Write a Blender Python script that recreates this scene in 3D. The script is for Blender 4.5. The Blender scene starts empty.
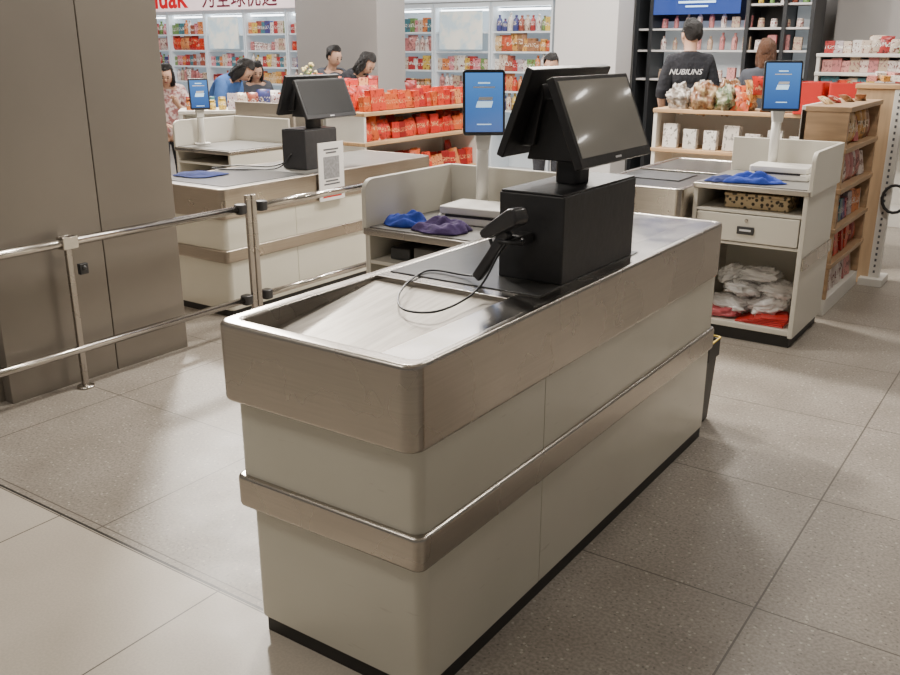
import bpy, bmesh, math, random
from mathutils import Vector, Matrix, noise as mnoise
random.seed(11)
C=bpy.context.scene.collection
# ------------------------------------------------------------------ materials
def nt(name):
    m=bpy.data.materials.new(name); m.use_nodes=True
    n=m.node_tree.nodes; l=m.node_tree.links
    return m,n,l,n["Principled BSDF"]
def M(name,col,rough=.5,metal=0,var=.08,scale=6,bump=0,stretch=None,emit=0,ecol=None,trans=0,alpha=1,coat=0,spec=.5,col2=None,rv=.2):
    m,n,l,b=nt(name)
    tc=n.new("ShaderNodeTexCoord"); mp=n.new("ShaderNodeMapping"); l.new(tc.outputs["Object"],mp.inputs[0])
    if stretch: mp.inputs["Scale"].default_value=stretch
    no=n.new("ShaderNodeTexNoise"); no.inputs["Scale"].default_value=scale; no.inputs["Detail"].default_value=4
    l.new(mp.outputs[0],no.inputs["Vector"])
    r=n.new("ShaderNodeValToRGB"); l.new(no.outputs[0],r.inputs[0])
    r.color_ramp.elements[0].position=.3 if not col2 else .42; r.color_ramp.elements[1].position=.7 if not col2 else .58
    r.color_ramp.elements[0].color=tuple(max(0,c*(1-var)) for c in col)+(1,)
    r.color_ramp.elements[1].color=(tuple(col2) if col2 else tuple(min(1,c*(1+var)) for c in col))+(1,)
    l.new(r.outputs[0],b.inputs["Base Color"])
    b.inputs["Roughness"].default_value=rough; b.inputs["Metallic"].default_value=metal
    b.inputs["Transmission Weight"].default_value=trans; b.inputs["Alpha"].default_value=alpha
    b.inputs["Coat Weight"].default_value=coat; b.inputs["Specular IOR Level"].default_value=spec
    if metal>.5:
        n2=n.new("ShaderNodeTexNoise"); n2.inputs["Scale"].default_value=4; n2.inputs["Detail"].default_value=3; l.new(tc.outputs["Object"],n2.inputs["Vector"])
        mr=n.new("ShaderNodeMapRange"); l.new(n2.outputs[0],mr.inputs[0]); mr.inputs[1].default_value=.3; mr.inputs[2].default_value=.7
        mr.inputs[3].default_value=rough*(1-rv); mr.inputs[4].default_value=rough*(1+rv); l.new(mr.outputs[0],b.inputs["Roughness"])
    if bump:
        bp=n.new("ShaderNodeBump"); bp.inputs["Strength"].default_value=bump; bp.inputs["Distance"].default_value=.3 if metal>.5 else 1; l.new(no.outputs[0],bp.inputs["Height"]); l.new(bp.outputs[0],b.inputs["Normal"])
    if emit:
        b.inputs["Emission Color"].default_value=tuple(ecol or col)+(1,); b.inputs["Emission Strength"].default_value=emit
    return m
steel=M("steel_brushed",(.48,.445,.40),.27,1,.05,4,.0,(1.2,1.2,55),rv=.22)
steel2=M("steel_darkened",(.36,.315,.265),.33,1,.06,4,.0,(1.2,1.2,55),rv=.2)  # browner, darkened steel copy that holds down the second counter's bright reflections
steel_top=M("steel_top",(.50,.47,.43),.22,1,.05,3,.0,(40,1.0,1),rv=.3)
steel_tray=M("steel_tray",(.31,.29,.26),.44,1,.20,3,.0,(22,1.8,1),rv=.25)
steel_rail=M("steel_rail",(.50,.47,.43),.18,1,.05,4)
steel_dark=M("steel_post",(.38,.35,.32),.28,1,.05,4)
def cream_mat():
    m,n,l,b=nt("cream_panel"); tc=n.new("ShaderNodeTexCoord")
    a=n.new("ShaderNodeTexNoise"); a.inputs["Scale"].default_value=2.5; l.new(tc.outputs["Object"],a.inputs["Vector"])
    r=n.new("ShaderNodeValToRGB"); l.new(a.outputs[0],r.inputs[0]); r.color_ramp.elements[0].position=.3; r.color_ramp.elements[0].color=(.61,.585,.49,1); r.color_ramp.elements[1].position=.7; r.color_ramp.elements[1].color=(.655,.63,.535,1)
    mp=n.new("ShaderNodeMapping"); mp.inputs["Rotation"].default_value=(.4,.5,.2); mp.inputs["Scale"].default_value=(3,3,22); l.new(tc.outputs["Object"],mp.inputs[0])
    s=n.new("ShaderNodeTexNoise"); s.inputs["Scale"].default_value=3; s.inputs["Detail"].default_value=6; l.new(mp.outputs[0],s.inputs["Vector"])
    r2=n.new("ShaderNodeValToRGB"); l.new(s.outputs[0],r2.inputs[0]); r2.color_ramp.elements[0].position=.67; r2.color_ramp.elements[0].color=(0,0,0,1); r2.color_ramp.elements[1].position=.75; r2.color_ramp.elements[1].color=(.4,.4,.4,1)
    mx=n.new("ShaderNodeMix"); mx.data_type="RGBA"; l.new(r2.outputs[0],mx.inputs[0]); l.new(r.outputs[0],mx.inputs[6]); mx.inputs[7].default_value=(.42,.38,.31,1)
    l.new(mx.outputs[2],b.inputs["Base Color"]); b.inputs["Roughness"].default_value=.22; b.inputs["Coat Weight"].default_value=.4
    return m
cream=cream_mat()
cream2=M("cream_cabinet",(.65,.62,.545),.35,0,.03,2)
taupe=M("taupe_panel",(.30,.26,.215),.4,0,.05,2)
plinthm=M("plinth_black",(.018,.017,.016),.5)
black=M("black_plastic",(.024,.024,.026),.36,0,.1,20,.02)
blackg=M("black_metal",(.035,.035,.038),.42,.0,.1,30,.02)
scanm=M("scanner_plastic",(.04,.04,.045),.3,0,.1,20,coat=.3)
glass=M("screen_glass_glow",(.17,.155,.125),.08,0,.05,3,coat=1,spec=1,emit=.085,ecol=(.9,.83,.7))  # base colour lightened and faint glow added; little light reaches the screen
glassd=M("screen_glass_dark",(.02,.02,.02),.3,0,.05,3,coat=.1,spec=.3)  # dark copy without glow, offsetting the second terminal's pale reflection
belt=M("belt_grey",(.05,.05,.05),.28,0,.15,30)
topgrey=M("worktop_grey",(.16,.155,.145),.4,0,.1,14)
white=M("white_plastic",(.70,.68,.63),.4,0,.03,4)
pill=M("pillar_panel",(.215,.19,.16),.36,0.3,.05,1.5)
wood=M("wood_shelf",(.50,.32,.17),.5,0,.2,3,.0,(1,14,1))
woodl=M("wood_light",(.47,.33,.20),.5,0,.12,3,.0,(10,1,1))
woodd=M("wood_dark",(.38,.25,.145),.5,0,.2,3,.0,(1,1,10))
bluec=M("cloth_blue",(.02,.05,.32),.95,0,.2,25,.1)
navyc=M("cloth_navy",(.012,.025,.13),.95,0,.2,25,.1)
purpc=M("cloth_purple",(.06,.035,.12),.95,0,.2,25,.1)
redm=M("red_plastic",(.52,.025,.02),.35)
pinkm=M("bag_pink",(.60,.12,.14),.25,0,.15,9,.15,alpha=.85)
yellow=M("yellow_trim",(.6,.42,.04),.5)
bagm=M("bag_film",(.95,.93,.92),.08,0,.06,9,.05,alpha=.72,spec=1,coat=.8)
clearm=M("clear_film",(.22,.09,.035),.14,0,.1,14,.4,alpha=.95,col2=(.58,.42,.24),coat=.5)
clearg=M("clear_film_green",(.07,.11,.04),.14,0,.1,16,.4,alpha=.95,col2=(.42,.40,.26),coat=.5)
clearb=M("clear_film_grey",(.18,.14,.11),.14,0,.1,18,.4,alpha=.93,col2=(.62,.57,.52),coat=.5)
skin=M("skin",(.50,.30,.21),.55,0,.05,8)
hairk=M("hair_black",(.012,.010,.009),.5,0,.3,30,.6,(6,6,1))
hairb=M("hair_brown",(.16,.07,.035),.5,0,.3,30,.6,(6,6,1))
shirtk=M("shirt_black",(.012,.013,.018),.9,0,.2,20,.2)
trous=M("trousers_dark",(.03,.032,.04),.9,0,.2,20,.2)
shoe=M("shoe",(.05,.05,.05),.6)
lipm=M("lip",(.38,.14,.12),.5)
eyem=M("eye",(.02,.015,.01),.2)
blueS=M("shirt_blue",(.05,.13,.36),.8,0,.2,10)
flor=M("shirt_floral",(.30,.12,.12),.8,0,.1,30,col2=(.55,.45,.43))
greyS=M("shirt_grey",(.05,.055,.07),.8,0,.2,10)
whiteS=M("print_white",(.7,.7,.72),.7)
wallm=M("wall_paint",(.48,.46,.445),.7,0,.02,1)
whitewall=M("wall_white",(.60,.585,.57),.6,0,.02,1)
greywall=M("wall_grey",(.36,.35,.34),.6,0,.02,1)
colm=M("column_grey",(.33,.31,.295),.5,0,.04,1)
ceilm=M("ceiling_white",(.7,.69,.66),.8,0,.02,1)
shelfw=M("shelf_white_glow",(.60,.64,.67),.4,0,.02,4,emit=.15,ecol=(.82,.93,1))  # faint cool glow put into the shelf material for a brightly lit look
glow=M("strip_light",(1,1,1),.5,emit=8,ecol=(.92,.97,1))
lampm=M("lamp_diffuser",(1,1,1),.5,emit=10,ecol=(1,.94,.86))
headm=M("header_board",(.85,.68,.68),.5,emit=.6,ecol=(1,.80,.80))
signred=M("sign_red",(.62,.01,.02),.4,emit=.3,ecol=(.7,.01,.02))
signdk=M("sign_dark",(.15,.02,.04),.4)
poster=M("poster_panel",(.45,.58,.64),.5,0,.1,5,emit=.4,ecol=(.75,.85,.9),col2=(.8,.75,.6))
paper=M("paper",(.78,.76,.74),.7,0,.02,5)
paperg=M("paper_grey",(.26,.26,.27),.7,0,.25,60)
inkm=M("ink",(.10,.10,.11),.7)
dark=M("display_black",(.025,.027,.03),.35)
def lcd(name,a,b_):
    m,n,l,b=nt(name)
    tc=n.new("ShaderNodeTexCoord"); g=n.new("ShaderNodeSeparateXYZ"); l.new(tc.outputs["Generated"],g.inputs[0])
    r=n.new("ShaderNodeValToRGB"); l.new(g.outputs[1],r.inputs[0]); r.color_ramp.elements[0].color=a+(1,); r.color_ramp.elements[1].color=b_+(1,)
    l.new(r.outputs[0],b.inputs["Emission Color"]); b.inputs["Emission Strength"].default_value=1.0
    b.inputs["Base Color"].default_value=(.02,.03,.06,1); b.inputs["Roughness"].default_value=.2
    return m
lcdm=lcd("lcd_blue",(.03,.11,.38),(.08,.28,.70))
lcdlight=M("lcd_light",(.5,.75,1),.3,emit=.9,ecol=(.6,.82,1))
blueposter=lcd("blue_screen",(.02,.07,.40),(.02,.07,.40))
def leopard():
    m,n,l,b=nt("leopard_print"); tc=n.new("ShaderNodeTexCoord"); v=n.new("ShaderNodeTexVoronoi"); v.inputs["Scale"].default_value=45
    l.new(tc.outputs["Object"],v.inputs[0]); r=n.new("ShaderNodeValToRGB"); l.new(v.outputs[0],r.inputs[0])
    r.color_ramp.elements[0].position=.35; r.color_ramp.elements[0].color=(.03,.02,.01,1); r.color_ramp.elements[1].position=.45; r.color_ramp.elements[1].color=(.50,.38,.22,1)
    l.new(r.outputs[0],b.inputs["Base Color"]); return m
leo=leopard()
def pack(name,cols,lab=(.8,.78,.72)):
    m,n,l,b=nt(name); oi=n.new("ShaderNodeObjectInfo"); r=n.new("ShaderNodeValToRGB"); r.color_ramp.interpolation="CONSTANT"
    l.new(oi.outputs["Random"],r.inputs[0]); el=r.color_ramp.elements
    el[0].color=cols[0]+(1,); el[1].position=1/len(cols); el[1].color=cols[1]+(1,)
    for i,c in enumerate(cols[2:]): e=el.new((i+2)/len(cols)); e.color=c+(1,)
    tc=n.new("ShaderNodeTexCoord"); s=n.new("ShaderNodeSeparateXYZ"); l.new(tc.outputs["Generated"],s.inputs[0])
    r2=n.new("ShaderNodeValToRGB"); r2.color_ramp.interpolation="CONSTANT"; l.new(s.outputs[2],r2.inputs[0]); e2=r2.color_ramp.elements
    e2[0].color=(0,0,0,1); e2[1].position=.36; e2[1].color=(1,1,1,1); x=e2.new(.62); x.color=(0,0,0,1)
    ad=n.new("ShaderNodeVectorMath"); ad.operation="ADD"; l.new(tc.outputs["Generated"],ad.inputs[0]); cb=n.new("ShaderNodeCombineXYZ"); m9=n.new("ShaderNodeMath"); m9.operation="MULTIPLY"; m9.inputs[1].default_value=50; l.new(oi.outputs["Random"],m9.inputs[0]); l.new(m9.outputs[0],cb.inputs[0]); l.new(cb.outputs[0],ad.inputs[1])
    v=n.new("ShaderNodeTexNoise"); v.inputs["Scale"].default_value=5; l.new(ad.outputs[0],v.inputs["Vector"])
    gt=n.new("ShaderNodeMath"); gt.operation="GREATER_THAN"; gt.inputs[1].default_value=.52; l.new(v.outputs[0],gt.inputs[0])
    mu=n.new("ShaderNodeMath"); mu.operation="MULTIPLY"; l.new(r2.outputs[0],mu.inputs[0]); l.new(gt.outputs[0],mu.inputs[1])
    mx=n.new("ShaderNodeMix"); mx.data_type="RGBA"; l.new(mu.outputs[0],mx.inputs[0]); l.new(r.outputs[0],mx.inputs[6]); mx.inputs[7].default_value=lab+(1,)
    g2=n.new("ShaderNodeMath"); g2.operation="GREATER_THAN"; g2.inputs[1].default_value=.60; l.new(v.outputs[0],g2.inputs[0])
    mx2=n.new("ShaderNodeMix"); mx2.data_type="RGBA"; l.new(g2.outputs[0],mx2.inputs[0]); l.new(mx.outputs[2],mx2.inputs[6]); mx2.inputs[7].default_value=tuple(c*.35 for c in cols[1])+(1,)
    l.new(mx2.outputs[2],b.inputs["Base Color"]); b.inputs["Roughness"].default_value=.35
    return m
pk_mix=pack("pack_mixed",[(.55,.45,.36),(.38,.04,.04),(.60,.42,.08),(.66,.62,.58),(.05,.18,.22),(.60,.20,.06),(.60,.22,.25),(.14,.26,.08),(.05,.06,.20),(.40,.34,.36),(.30,.08,.05)])
pk_red=pack("pack_red",[(.48,.02,.012),(.55,.04,.015),(.38,.015,.015),(.52,.09,.02),(.24,.01,.01),(.50,.03,.02),(.56,.05,.02),(.58,.22,.08)],(.66,.33,.16))
pk_warm=pack("pack_warm",[(.50,.08,.03),(.58,.30,.08),(.40,.04,.04),(.60,.40,.20),(.30,.14,.07)],(.75,.65,.5))
pk_pale=pack("pack_pale",[(.66,.52,.46),(.60,.26,.24),(.70,.62,.58),(.45,.34,.24),(.50,.18,.18)],(.30,.12,.12))
pk_white=pack("pack_white",[(.72,.70,.68),(.66,.64,.60),(.74,.70,.66),(.60,.55,.50)],(.55,.50,.46))
# floor ---------------------------------------------------------------
def floor_mat():
    m,n,l,b=nt("floor_tiles")
    tc=n.new("ShaderNodeTexCoord"); s=n.new("ShaderNodeSeparateXYZ"); l.new(tc.outputs["Object"],s.inputs[0])
    def mt(op,a,b2=None):
        k=n.new("ShaderNodeMath"); k.operation=op
        for i,q in enumerate((a,b2)):
            if q is None: continue
            if isinstance(q,(int,float)): k.inputs[i].default_value=q
            else: l.new(q,k.inputs[i])
        return k.outputs[0]
    def joint(c,off,sp,w):
        f=mt("FRACT",mt("DIVIDE",mt("SUBTRACT",c,off),sp)); d=mt("MULTIPLY",mt("MINIMUM",f,mt("SUBTRACT",1,f)),sp)
        return mt("LESS_THAN",d,w)
    X,Y=s.outputs[0],s.outputs[1]
    isg=mt("GREATER_THAN",Y,1.53)
    jg=mt("MAXIMUM",joint(X,-.54,.98,.003),joint(Y,1.56,.785,.0025))
    jb=mt("MAXIMUM",joint(X,-1.885,.8,.0025),joint(Y,.72,.8,.0025))
    border=mt("LESS_THAN",mt("ABSOLUTE",mt("SUBTRACT",Y,1.53)),.005)
    def ns(sc,det=3):
        k=n.new("ShaderNodeTexNoise"); k.inputs["Scale"].default_value=sc; k.inputs["Detail"].default_value=det; l.new(tc.outputs["Object"],k.inputs["Vector"]); return k.outputs[0]
    def ramp(v,p0,c0,p1,c1):
        k=n.new("ShaderNodeValToRGB"); l.new(v,k.inputs[0]); k.color_ramp.elements[0].position=p0; k.color_ramp.elements[0].color=c0+(1,); k.color_ramp.elements[1].position=p1; k.color_ramp.elements[1].color=c1+(1,); return k.outputs[0]
    def mix(f,a,b2,bl="MIX"):
        k=n.new("ShaderNodeMix"); k.data_type="RGBA"; k.blend_type=bl
        if isinstance(f,float): k.inputs[0].default_value=f
        else: l.new(f,k.inputs[0])
        for i,q in ((6,a),(7,b2)):
            if isinstance(q,tuple): k.inputs[i].default_value=q+(1,)
            else: l.new(q,k.inputs[i])
        return k.outputs[2]
    g=ramp(ns(4),.3,(.272,.240,.203),.7,(.335,.299,.257))
    fine=ramp(ns(100,3),.38,(.79,.79,.79),.62,(1.12,1.12,1.12)); g=mix(1.0,g,fine,"MULTIPLY")
    vo=n.new("ShaderNodeTexVoronoi"); vo.inputs["Scale"].default_value=34; l.new(tc.outputs["Object"],vo.inputs[0])
    g=mix(mt("MULTIPLY",mt("LESS_THAN",vo.outputs[0],.15),.7),g,(.54,.50,.43))
    vo2=n.new("ShaderNodeTexVoronoi"); vo2.inputs["Scale"].default_value=47; l.new(tc.outputs["Object"],vo2.inputs[0])
    g=mix(mt("MULTIPLY",mt("LESS_THAN",vo2.outputs[0],.16),.7),g,(.12,.105,.09))
    be=ramp(ns(3),.3,(.50,.445,.375),.7,(.55,.495,.42)); be=mix(1.0,be,ramp(ns(140,2),.38,(.94,.94,.94),.62,(1.04,1.04,1.04)),"MULTIPLY")
    col=mix(isg,be,g)
    jm=mix(isg,jb,jg)
    col=mix(jm,col,(.10,.085,.07)); col=mix(border,col,(.03,.028,.026))
    l.new(col,b.inputs["Base Color"])
    l.new(ramp(ns(4),.3,(.38,.38,.38),.7,(.48,.48,.48)),b.inputs["Roughness"])
    b.inputs["Specular IOR Level"].default_value=.42
    return m
floorm=floor_mat()
# ------------------------------------------------------------------ helpers
def E(name,label,cat,loc=(0,0,0),rz=0,group=None):
    o=bpy.data.objects.new(name,None); C.objects.link(o); o.location=loc; o.rotation_euler[2]=rz; o.empty_display_size=.1
    o["label"]=label; o["category"]=cat
    if group: o["group"]=group
    return o
def tag(o,label,cat,group=None,kind=None):
    o["label"]=label; o["category"]=cat
    if group: o["group"]=group
    if kind: o["kind"]=kind
    return o
def mk(name,vs,fs,mat,par=None,loc=(0,0,0),rot=(0,0,0),bev=0,seg=2,smooth=False,label=None,sub=0,solid=0):
    me=bpy.data.meshes.new(name); me.from_pydata([tuple(v) for v in vs],[],fs)
    bm=bmesh.new(); bm.from_mesh(me); bmesh.ops.recalc_face_normals(bm,faces=bm.faces); bm.to_mesh(me); bm.free()
    me.materials.append(mat); o=bpy.data.objects.new(name,me); C.objects.link(o)
    if par: o.parent=par
    o.location=loc; o.rotation_euler=rot
    if smooth:
        for p in me.polygons: p.use_smooth=True
    if solid: q=o.modifiers.new("s","SOLIDIFY"); q.thickness=solid
    if bev:
        q=o.modifiers.new("b","BEVEL"); q.width=bev; q.segments=seg; q.limit_method="ANGLE"; q.angle_limit=math.radians(40)
        for p in me.polygons: p.use_smooth=True
        w=o.modifiers.new("w","WEIGHTED_NORMAL")
    if sub: q=o.modifiers.new("u","SUBSURF"); q.levels=sub; q.render_levels=sub
    if label: o["label"]=label
    return o
def bx(par,name,x0,x1,y0,y1,z0,z1,mat,bev=.003,label=None,rot=(0,0,0)):
    cx,cy,cz=(x0+x1)/2,(y0+y1)/2,(z0+z1)/2; a,b,c=(x1-x0)/2,(y1-y0)/2,(z1-z0)/2
    vs=[(i*a,j*b,k*c) for i in(-1,1) for j in(-1,1) for k in(-1,1)]
    fs=[(0,1,3,2),(4,6,7,5),(0,4,5,1),(2,3,7,6),(0,2,6,4),(1,5,7,3)]
    return mk(name,vs,fs,mat,par,(cx,cy,cz),rot,bev,label=label)
def rr(x0,x1,y0,y1,r,seg=6):
    pts=[]
    if not isinstance(r,(tuple,list)): r=[r]*4
    for (cx,cy,a0,rad) in ((x1,y1,0,r[0]),(x0,y1,90,r[1]),(x0,y0,180,r[2]),(x1,y0,270,r[3])):
        sx=-1 if cx==x1 else 1; sy=-1 if cy==y1 else 1
        for i in range(seg+1):
            a=math.radians(a0+90*i/seg); pts.append((cx+sx*rad+rad*math.cos(a),cy+sy*rad+rad*math.sin(a)))
    return pts
def rbox(par,name,x0,x1,y0,y1,z0,z1,r,mat,bev=.003,label=None,seg=6):
    p=rr(x0,x1,y0,y1,r,seg); n=len(p)
    vs=[(a,b,z0) for a,b in p]+[(a,b,z1) for a,b in p]
    fs=[tuple(range(n))[::-1],tuple(range(n,2*n))]+[(i,(i+1)%n,n+(i+1)%n,n+i) for i in range(n)]
    return mk(name,vs,fs,mat,par,bev=bev,label=label)
def ring(par,name,o_,i_,z0,z1,ro,ri,mat,bev=.006,label=None):
    po=rr(*o_,ro); pi=rr(*i_,ri); n=len(po)
    vs=[(a,b,z0) for a,b in po]+[(a,b,z1) for a,b in po]+[(a,b,z0) for a,b in pi]+[(a,b,z1) for a,b in pi]
    fs=[]
    for i in range(n):
        j=(i+1)%n; fs+= [(i,j,n+j,n+i),(2*n+j,2*n+i,3*n+i,3*n+j),(n+i,n+j,3*n+j,3*n+i),(j,i,2*n+i,2*n+j)]
    return mk(name,vs,fs,mat,par,bev=bev,seg=3,label=label)
def prism(par,name,pts,axis,a0,a1,mat,bev=.003,loc=(0,0,0),rot=(0,0,0),label=None):
    f={"x":lambda p,q:(q,p[0],p[1]),"y":lambda p,q:(p[0],q,p[1]),"z":lambda p,q:(p[0],p[1],q)}[axis]; n=len(pts)
    vs=[f(p,a0) for p in pts]+[f(p,a1) for p in pts]
    fs=[tuple(range(n))[::-1],tuple(range(n,2*n))]+[(i,(i+1)%n,n+(i+1)%n,n+i) for i in range(n)]
    return mk(name,vs,fs,mat,par,loc,rot,bev,label=label)
def cr(P,k=8):
    P=[Vector(p) for p in P]; P=[P[0]*2-P[1]]+P+[P[-1]*2-P[-2]]; out=[]
    for i in range(1,len(P)-2):
        for j in range(k):
            t=j/k; a,b,c,d=P[i-1:i+3]
            out.append(.5*((2*b)+(c-a)*t+(2*a-5*b+4*c-d)*t*t+(3*b-a-3*c+d)*t**3))
    out.append(P[-2]); return out
def tube(par,name,pts,r,mat,n=10,smooth=True,label=None,curve=True):
    P=cr(pts) if curve else [Vector(p) for p in pts]
    vs=[];fs=[]; up=None
    for i,p in enumerate(P):
        t=(P[min(i+1,len(P)-1)]-P[max(i-1,0)]).normalized()
        if up is None: up=t.orthogonal().normalized()
        up=(up-t*up.dot(t)).normalized(); s=t.cross(up)
        for k in range(n):
            a=2*math.pi*k/n; vs.append(p+up*math.cos(a)*r+s*math.sin(a)*r)
    for i in range(len(P)-1):
        for k in range(n): fs.append((i*n+k,i*n+(k+1)%n,(i+1)*n+(k+1)%n,(i+1)*n+k))
    fs+=[tuple(range(n))[::-1],tuple(range((len(P)-1)*n,len(P)*n))]
    return mk(name,vs,fs,mat,par,smooth=smooth,label=label)
def lathe(par,name,prof,mat,n=16,loc=(0,0,0),rot=(0,0,0),label=None):
    vs=[];fs=[]
    for r,z in prof:
        for k in range(n): a=2*math.pi*k/n; vs.append((r*math.cos(a),r*math.sin(a),z))
    for i in range(len(prof)-1):
        for k in range(n): fs.append((i*n+k,i*n+(k+1)%n,(i+1)*n+(k+1)%n,(i+1)*n+k))
    fs+=[tuple(range(n))[::-1],tuple(range((len(prof)-1)*n,len(prof)*n))]
    return mk(name,vs,fs,mat,par,loc,rot,smooth=True,label=label)
def ell(par,name,c,s,mat,rot=(0,0,0),cut=None,n=16,label=None,dis=0,seed=0,ridge=.18):
    bm=bmesh.new(); bmesh.ops.create_uvsphere(bm,u_segments=n,v_segments=n*3//4,radius=1)
    if cut: bmesh.ops.delete(bm,geom=[v for v in bm.verts if cut(v.co)],context="VERTS")
    for v in bm.verts:
        d=1+dis*mnoise.noise(v.co*1.7+Vector((seed,0,0))) if dis else 1
        if dis>.3: d+=ridge*abs(mnoise.noise(v.co*4.5+Vector((seed,3,0))))
        v.co=Vector((v.co.x*s[0],v.co.y*s[1],v.co.z*s[2]))*d
    me=bpy.data.meshes.new(name); bm.to_mesh(me); bm.free(); me.materials.append(mat)
    for p in me.polygons: p.use_smooth=True
    o=bpy.data.objects.new(name,me); C.objects.link(o); o.location=c; o.rotation_euler=rot
    if par: o.parent=par
    if label:o["label"]=label
    return o
def crumple(name,loc,sx,sy,h,mat,rz,seed,label,cat,n=44,par=None,fr=11):
    vs=[];fs=[]
    for i in range(n):
        for j in range(n):
            u=i/(n-1)*2-1;v=j/(n-1)*2-1
            a=math.atan2(v,u); e=max(abs(u),abs(v)); rad=e*(1+.35*mnoise.noise(Vector((math.cos(a)*1.6+seed,math.sin(a)*1.6,seed))))
            x=rad*math.cos(a)*sx*.5;y=rad*math.sin(a)*sy*.5
            q=Vector((x*fr+seed*5,y*fr*1.8,seed)); z=(1-e**4)*(.5+.75*mnoise.noise(q)+.28*mnoise.noise(q*2.3))*h
            vs.append((x,y,max(z,0)+.002+.004*(1-e)))
    for i in range(n-1):
        for j in range(n-1): fs.append((i*n+j,(i+1)*n+j,(i+1)*n+j+1,i*n+j+1))
    o=mk(name,vs,fs,mat,par,loc,(0,0,rz),smooth=True,solid=-.002)
    if not par: tag(o,label,cat)
    return o
def text(par,name,body,size,mat,loc,rot,ext=.002,align="CENTER",bold=0,shear=0):
    c=bpy.data.curves.new(name,"FONT"); c.body=body; c.size=size; c.extrude=ext; c.align_x=align; c.offset=bold; c.shear=shear
    t=bpy.data.objects.new(name+"_c",c); C.objects.link(t); bpy.context.view_layer.update()
    me=bpy.data.meshes.new_from_object(t.evaluated_get(bpy.context.evaluated_depsgraph_get()))
    bpy.data.objects.remove(t); me.materials.clear(); me.materials.append(mat)
    o=bpy.data.objects.new(name,me); C.objects.link(o); o.parent=par; o.location=loc; o.rotation_euler=rot
    return o
def dup(root,loc,rz=None,sc=None,par=None):
    o=root.copy(); C.objects.link(o)
    if par is not None: o.parent=par
    else:
        o.location=loc
        if rz is not None: o.rotation_euler[2]=rz
        if sc: o.scale=sc
    for ch in root.children: dup(ch,None,par=o)
    return o
def struct(o): o["kind"]="structure"; return o
R=math.radians
# ------------------------------------------------------------------ room
fl=bx(None,"floor",-16,4,-3,12,-.1,0,floorm,0); fl.location=(0,0,0)
me=fl.data
for v in me.vertices: v.co.x-=6; v.co.y+=4.5; v.co.z-=.05
struct(fl)
struct(bx(None,"wall_back",-16,4,11,11.1,0,3.4,wallm,0)); struct(bx(None,"wall_left",-16.1,-16,-3,11,0,3.4,wallm,0))
struct(bx(None,"ceiling",-16,4,-3,11.1,3.4,3.5,ceilm,0))
pl=E("pillar","large grey-brown panel-clad pillar beside the steel railing","pillar",(-4.4,2.5,0))
bx(pl,"core",-.59,.59,-.47,.47,0,3.39,M("pillar_gap",(.11,.10,.085),.6),0)
bx(pl,"cladding_panel",.56,.62,-.50,.057,.0,3.39,pill,.004); bx(pl,"cladding_panel",.56,.62,.061,.50,.0,3.39,pill,.004)
bx(pl,"cladding_panel",-.6,.556,-.52,-.46,.0,3.39,pill,.004)
bx(pl,"cladding_panel",-.6,.556,.46,.52,.0,3.39,pill,.004)
c1=E("column","square grey structural column among the shelves","column",(-7.05,8.25,0)); bx(c1,"shaft",-.6,.6,-.25,.25,0.08,3.39,colm,.01); bx(c1,"base_trim",-.62,.62,-.27,.27,0,.1,steel,.004)
c2=E("column","square pale column beside the wall shelves","column",(-4.52,9.3,0)); bx(c2,"shaft",-.37,.37,-.2,.2,.08,3.39,whitewall,.01); bx(c2,"base_trim",-.39,.39,-.22,.22,0,.1,steel,.004)
# ------------------------------------------------------------------ checkout counter
def counter(loc,H,L,label,tray=True,hw=.31,sm=None):
    sm=sm or steel
    s=H/.9
    o=E("checkout_counter",label,"checkout counter",loc,group="checkout counters")
    x0,x1,y0,y1=-hw,hw,-L/2,L/2
    bx(o,"plinth",x0+.07,x1-.015,y0+.045,y1-.03,0,.05*s,plinthm,0)
    ys=y0+.61
    bx(o,"core",x0+.08,x1-.02,y0+.06,y1-.04,.04*s,.69*s,plinthm,0)
    for z0,z1,nm,ix,iy in ((.05*s,.40*s,"lower_panel",.050,.035),(.47*s,.70*s,"upper_panel",.030,.026)):
        rbox(o,nm,x0+ix,x1-.008,y0+iy,ys-.0012,z0,z1,[.002,.002,.025,.03],cream,.002)
        rbox(o,nm,x0+ix,x1-.008,ys+.0012,y1-.02,z0,z1,[.02,.02,.002,.002],cream,.002)
    rbox(o,"bumper_band",x0+.020,x1+.006,y0+.010,y1-.008,.39*s,.48*s,.026,sm,.010,label="brushed steel bumper band around the counter")
    xi=x1-.125 if tray else x1-.03
    ring(o,"steel_apron",(x0,x1,y0,y1),(x0+.04,x1-.028,y0+.05,y1-.028),.69*s,H,.040,.025,sm,.011,label="brushed steel rounded rim")
    yt=y0+.60 if tray else y0+.04
    if tray:
        bx(o,"rim_ledge",xi,x1-.02,y0+.03,y1-.02,H-.03,H-.0015,steel_top,.002)
        t0=y0+.04; z=H
        pts=[(t0,z-.058),(t0+.12,z-.056),(yt,z-.014),(yt,z-.030),(t0+.12,z-.072),(t0,z-.075)]
        prism(o,"tray",pts,"x",x0+.02,xi,steel_tray,.001,label="sloping recessed steel tray")
        bx(o,"tray_lip",x0+.02,xi,yt-.008,yt+.008,H-.04,H-.001,steel_top,.002)
    bx(o,"top_plate",x0+.02,(xi+.001) if tray else x1-.02,yt,y1-.02,H-.03,H-.0015,steel_top if tray else topgrey,.001)
    bx(o,"mat",x0+.05,x1-.06,yt+.05,yt+.72,H-.002,H+.002,belt,.001,label="dark grey counter mat")
    return o
counter((-1.387,2.44,0),.9,2.02,"cream panelled checkout counter with steel rim and recessed tray")
counter((-4.32,4.5,0),.77,2.06,"cream and steel checkout counter carrying twin black monitors",tray=False,hw=.35,sm=steel2)
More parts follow.
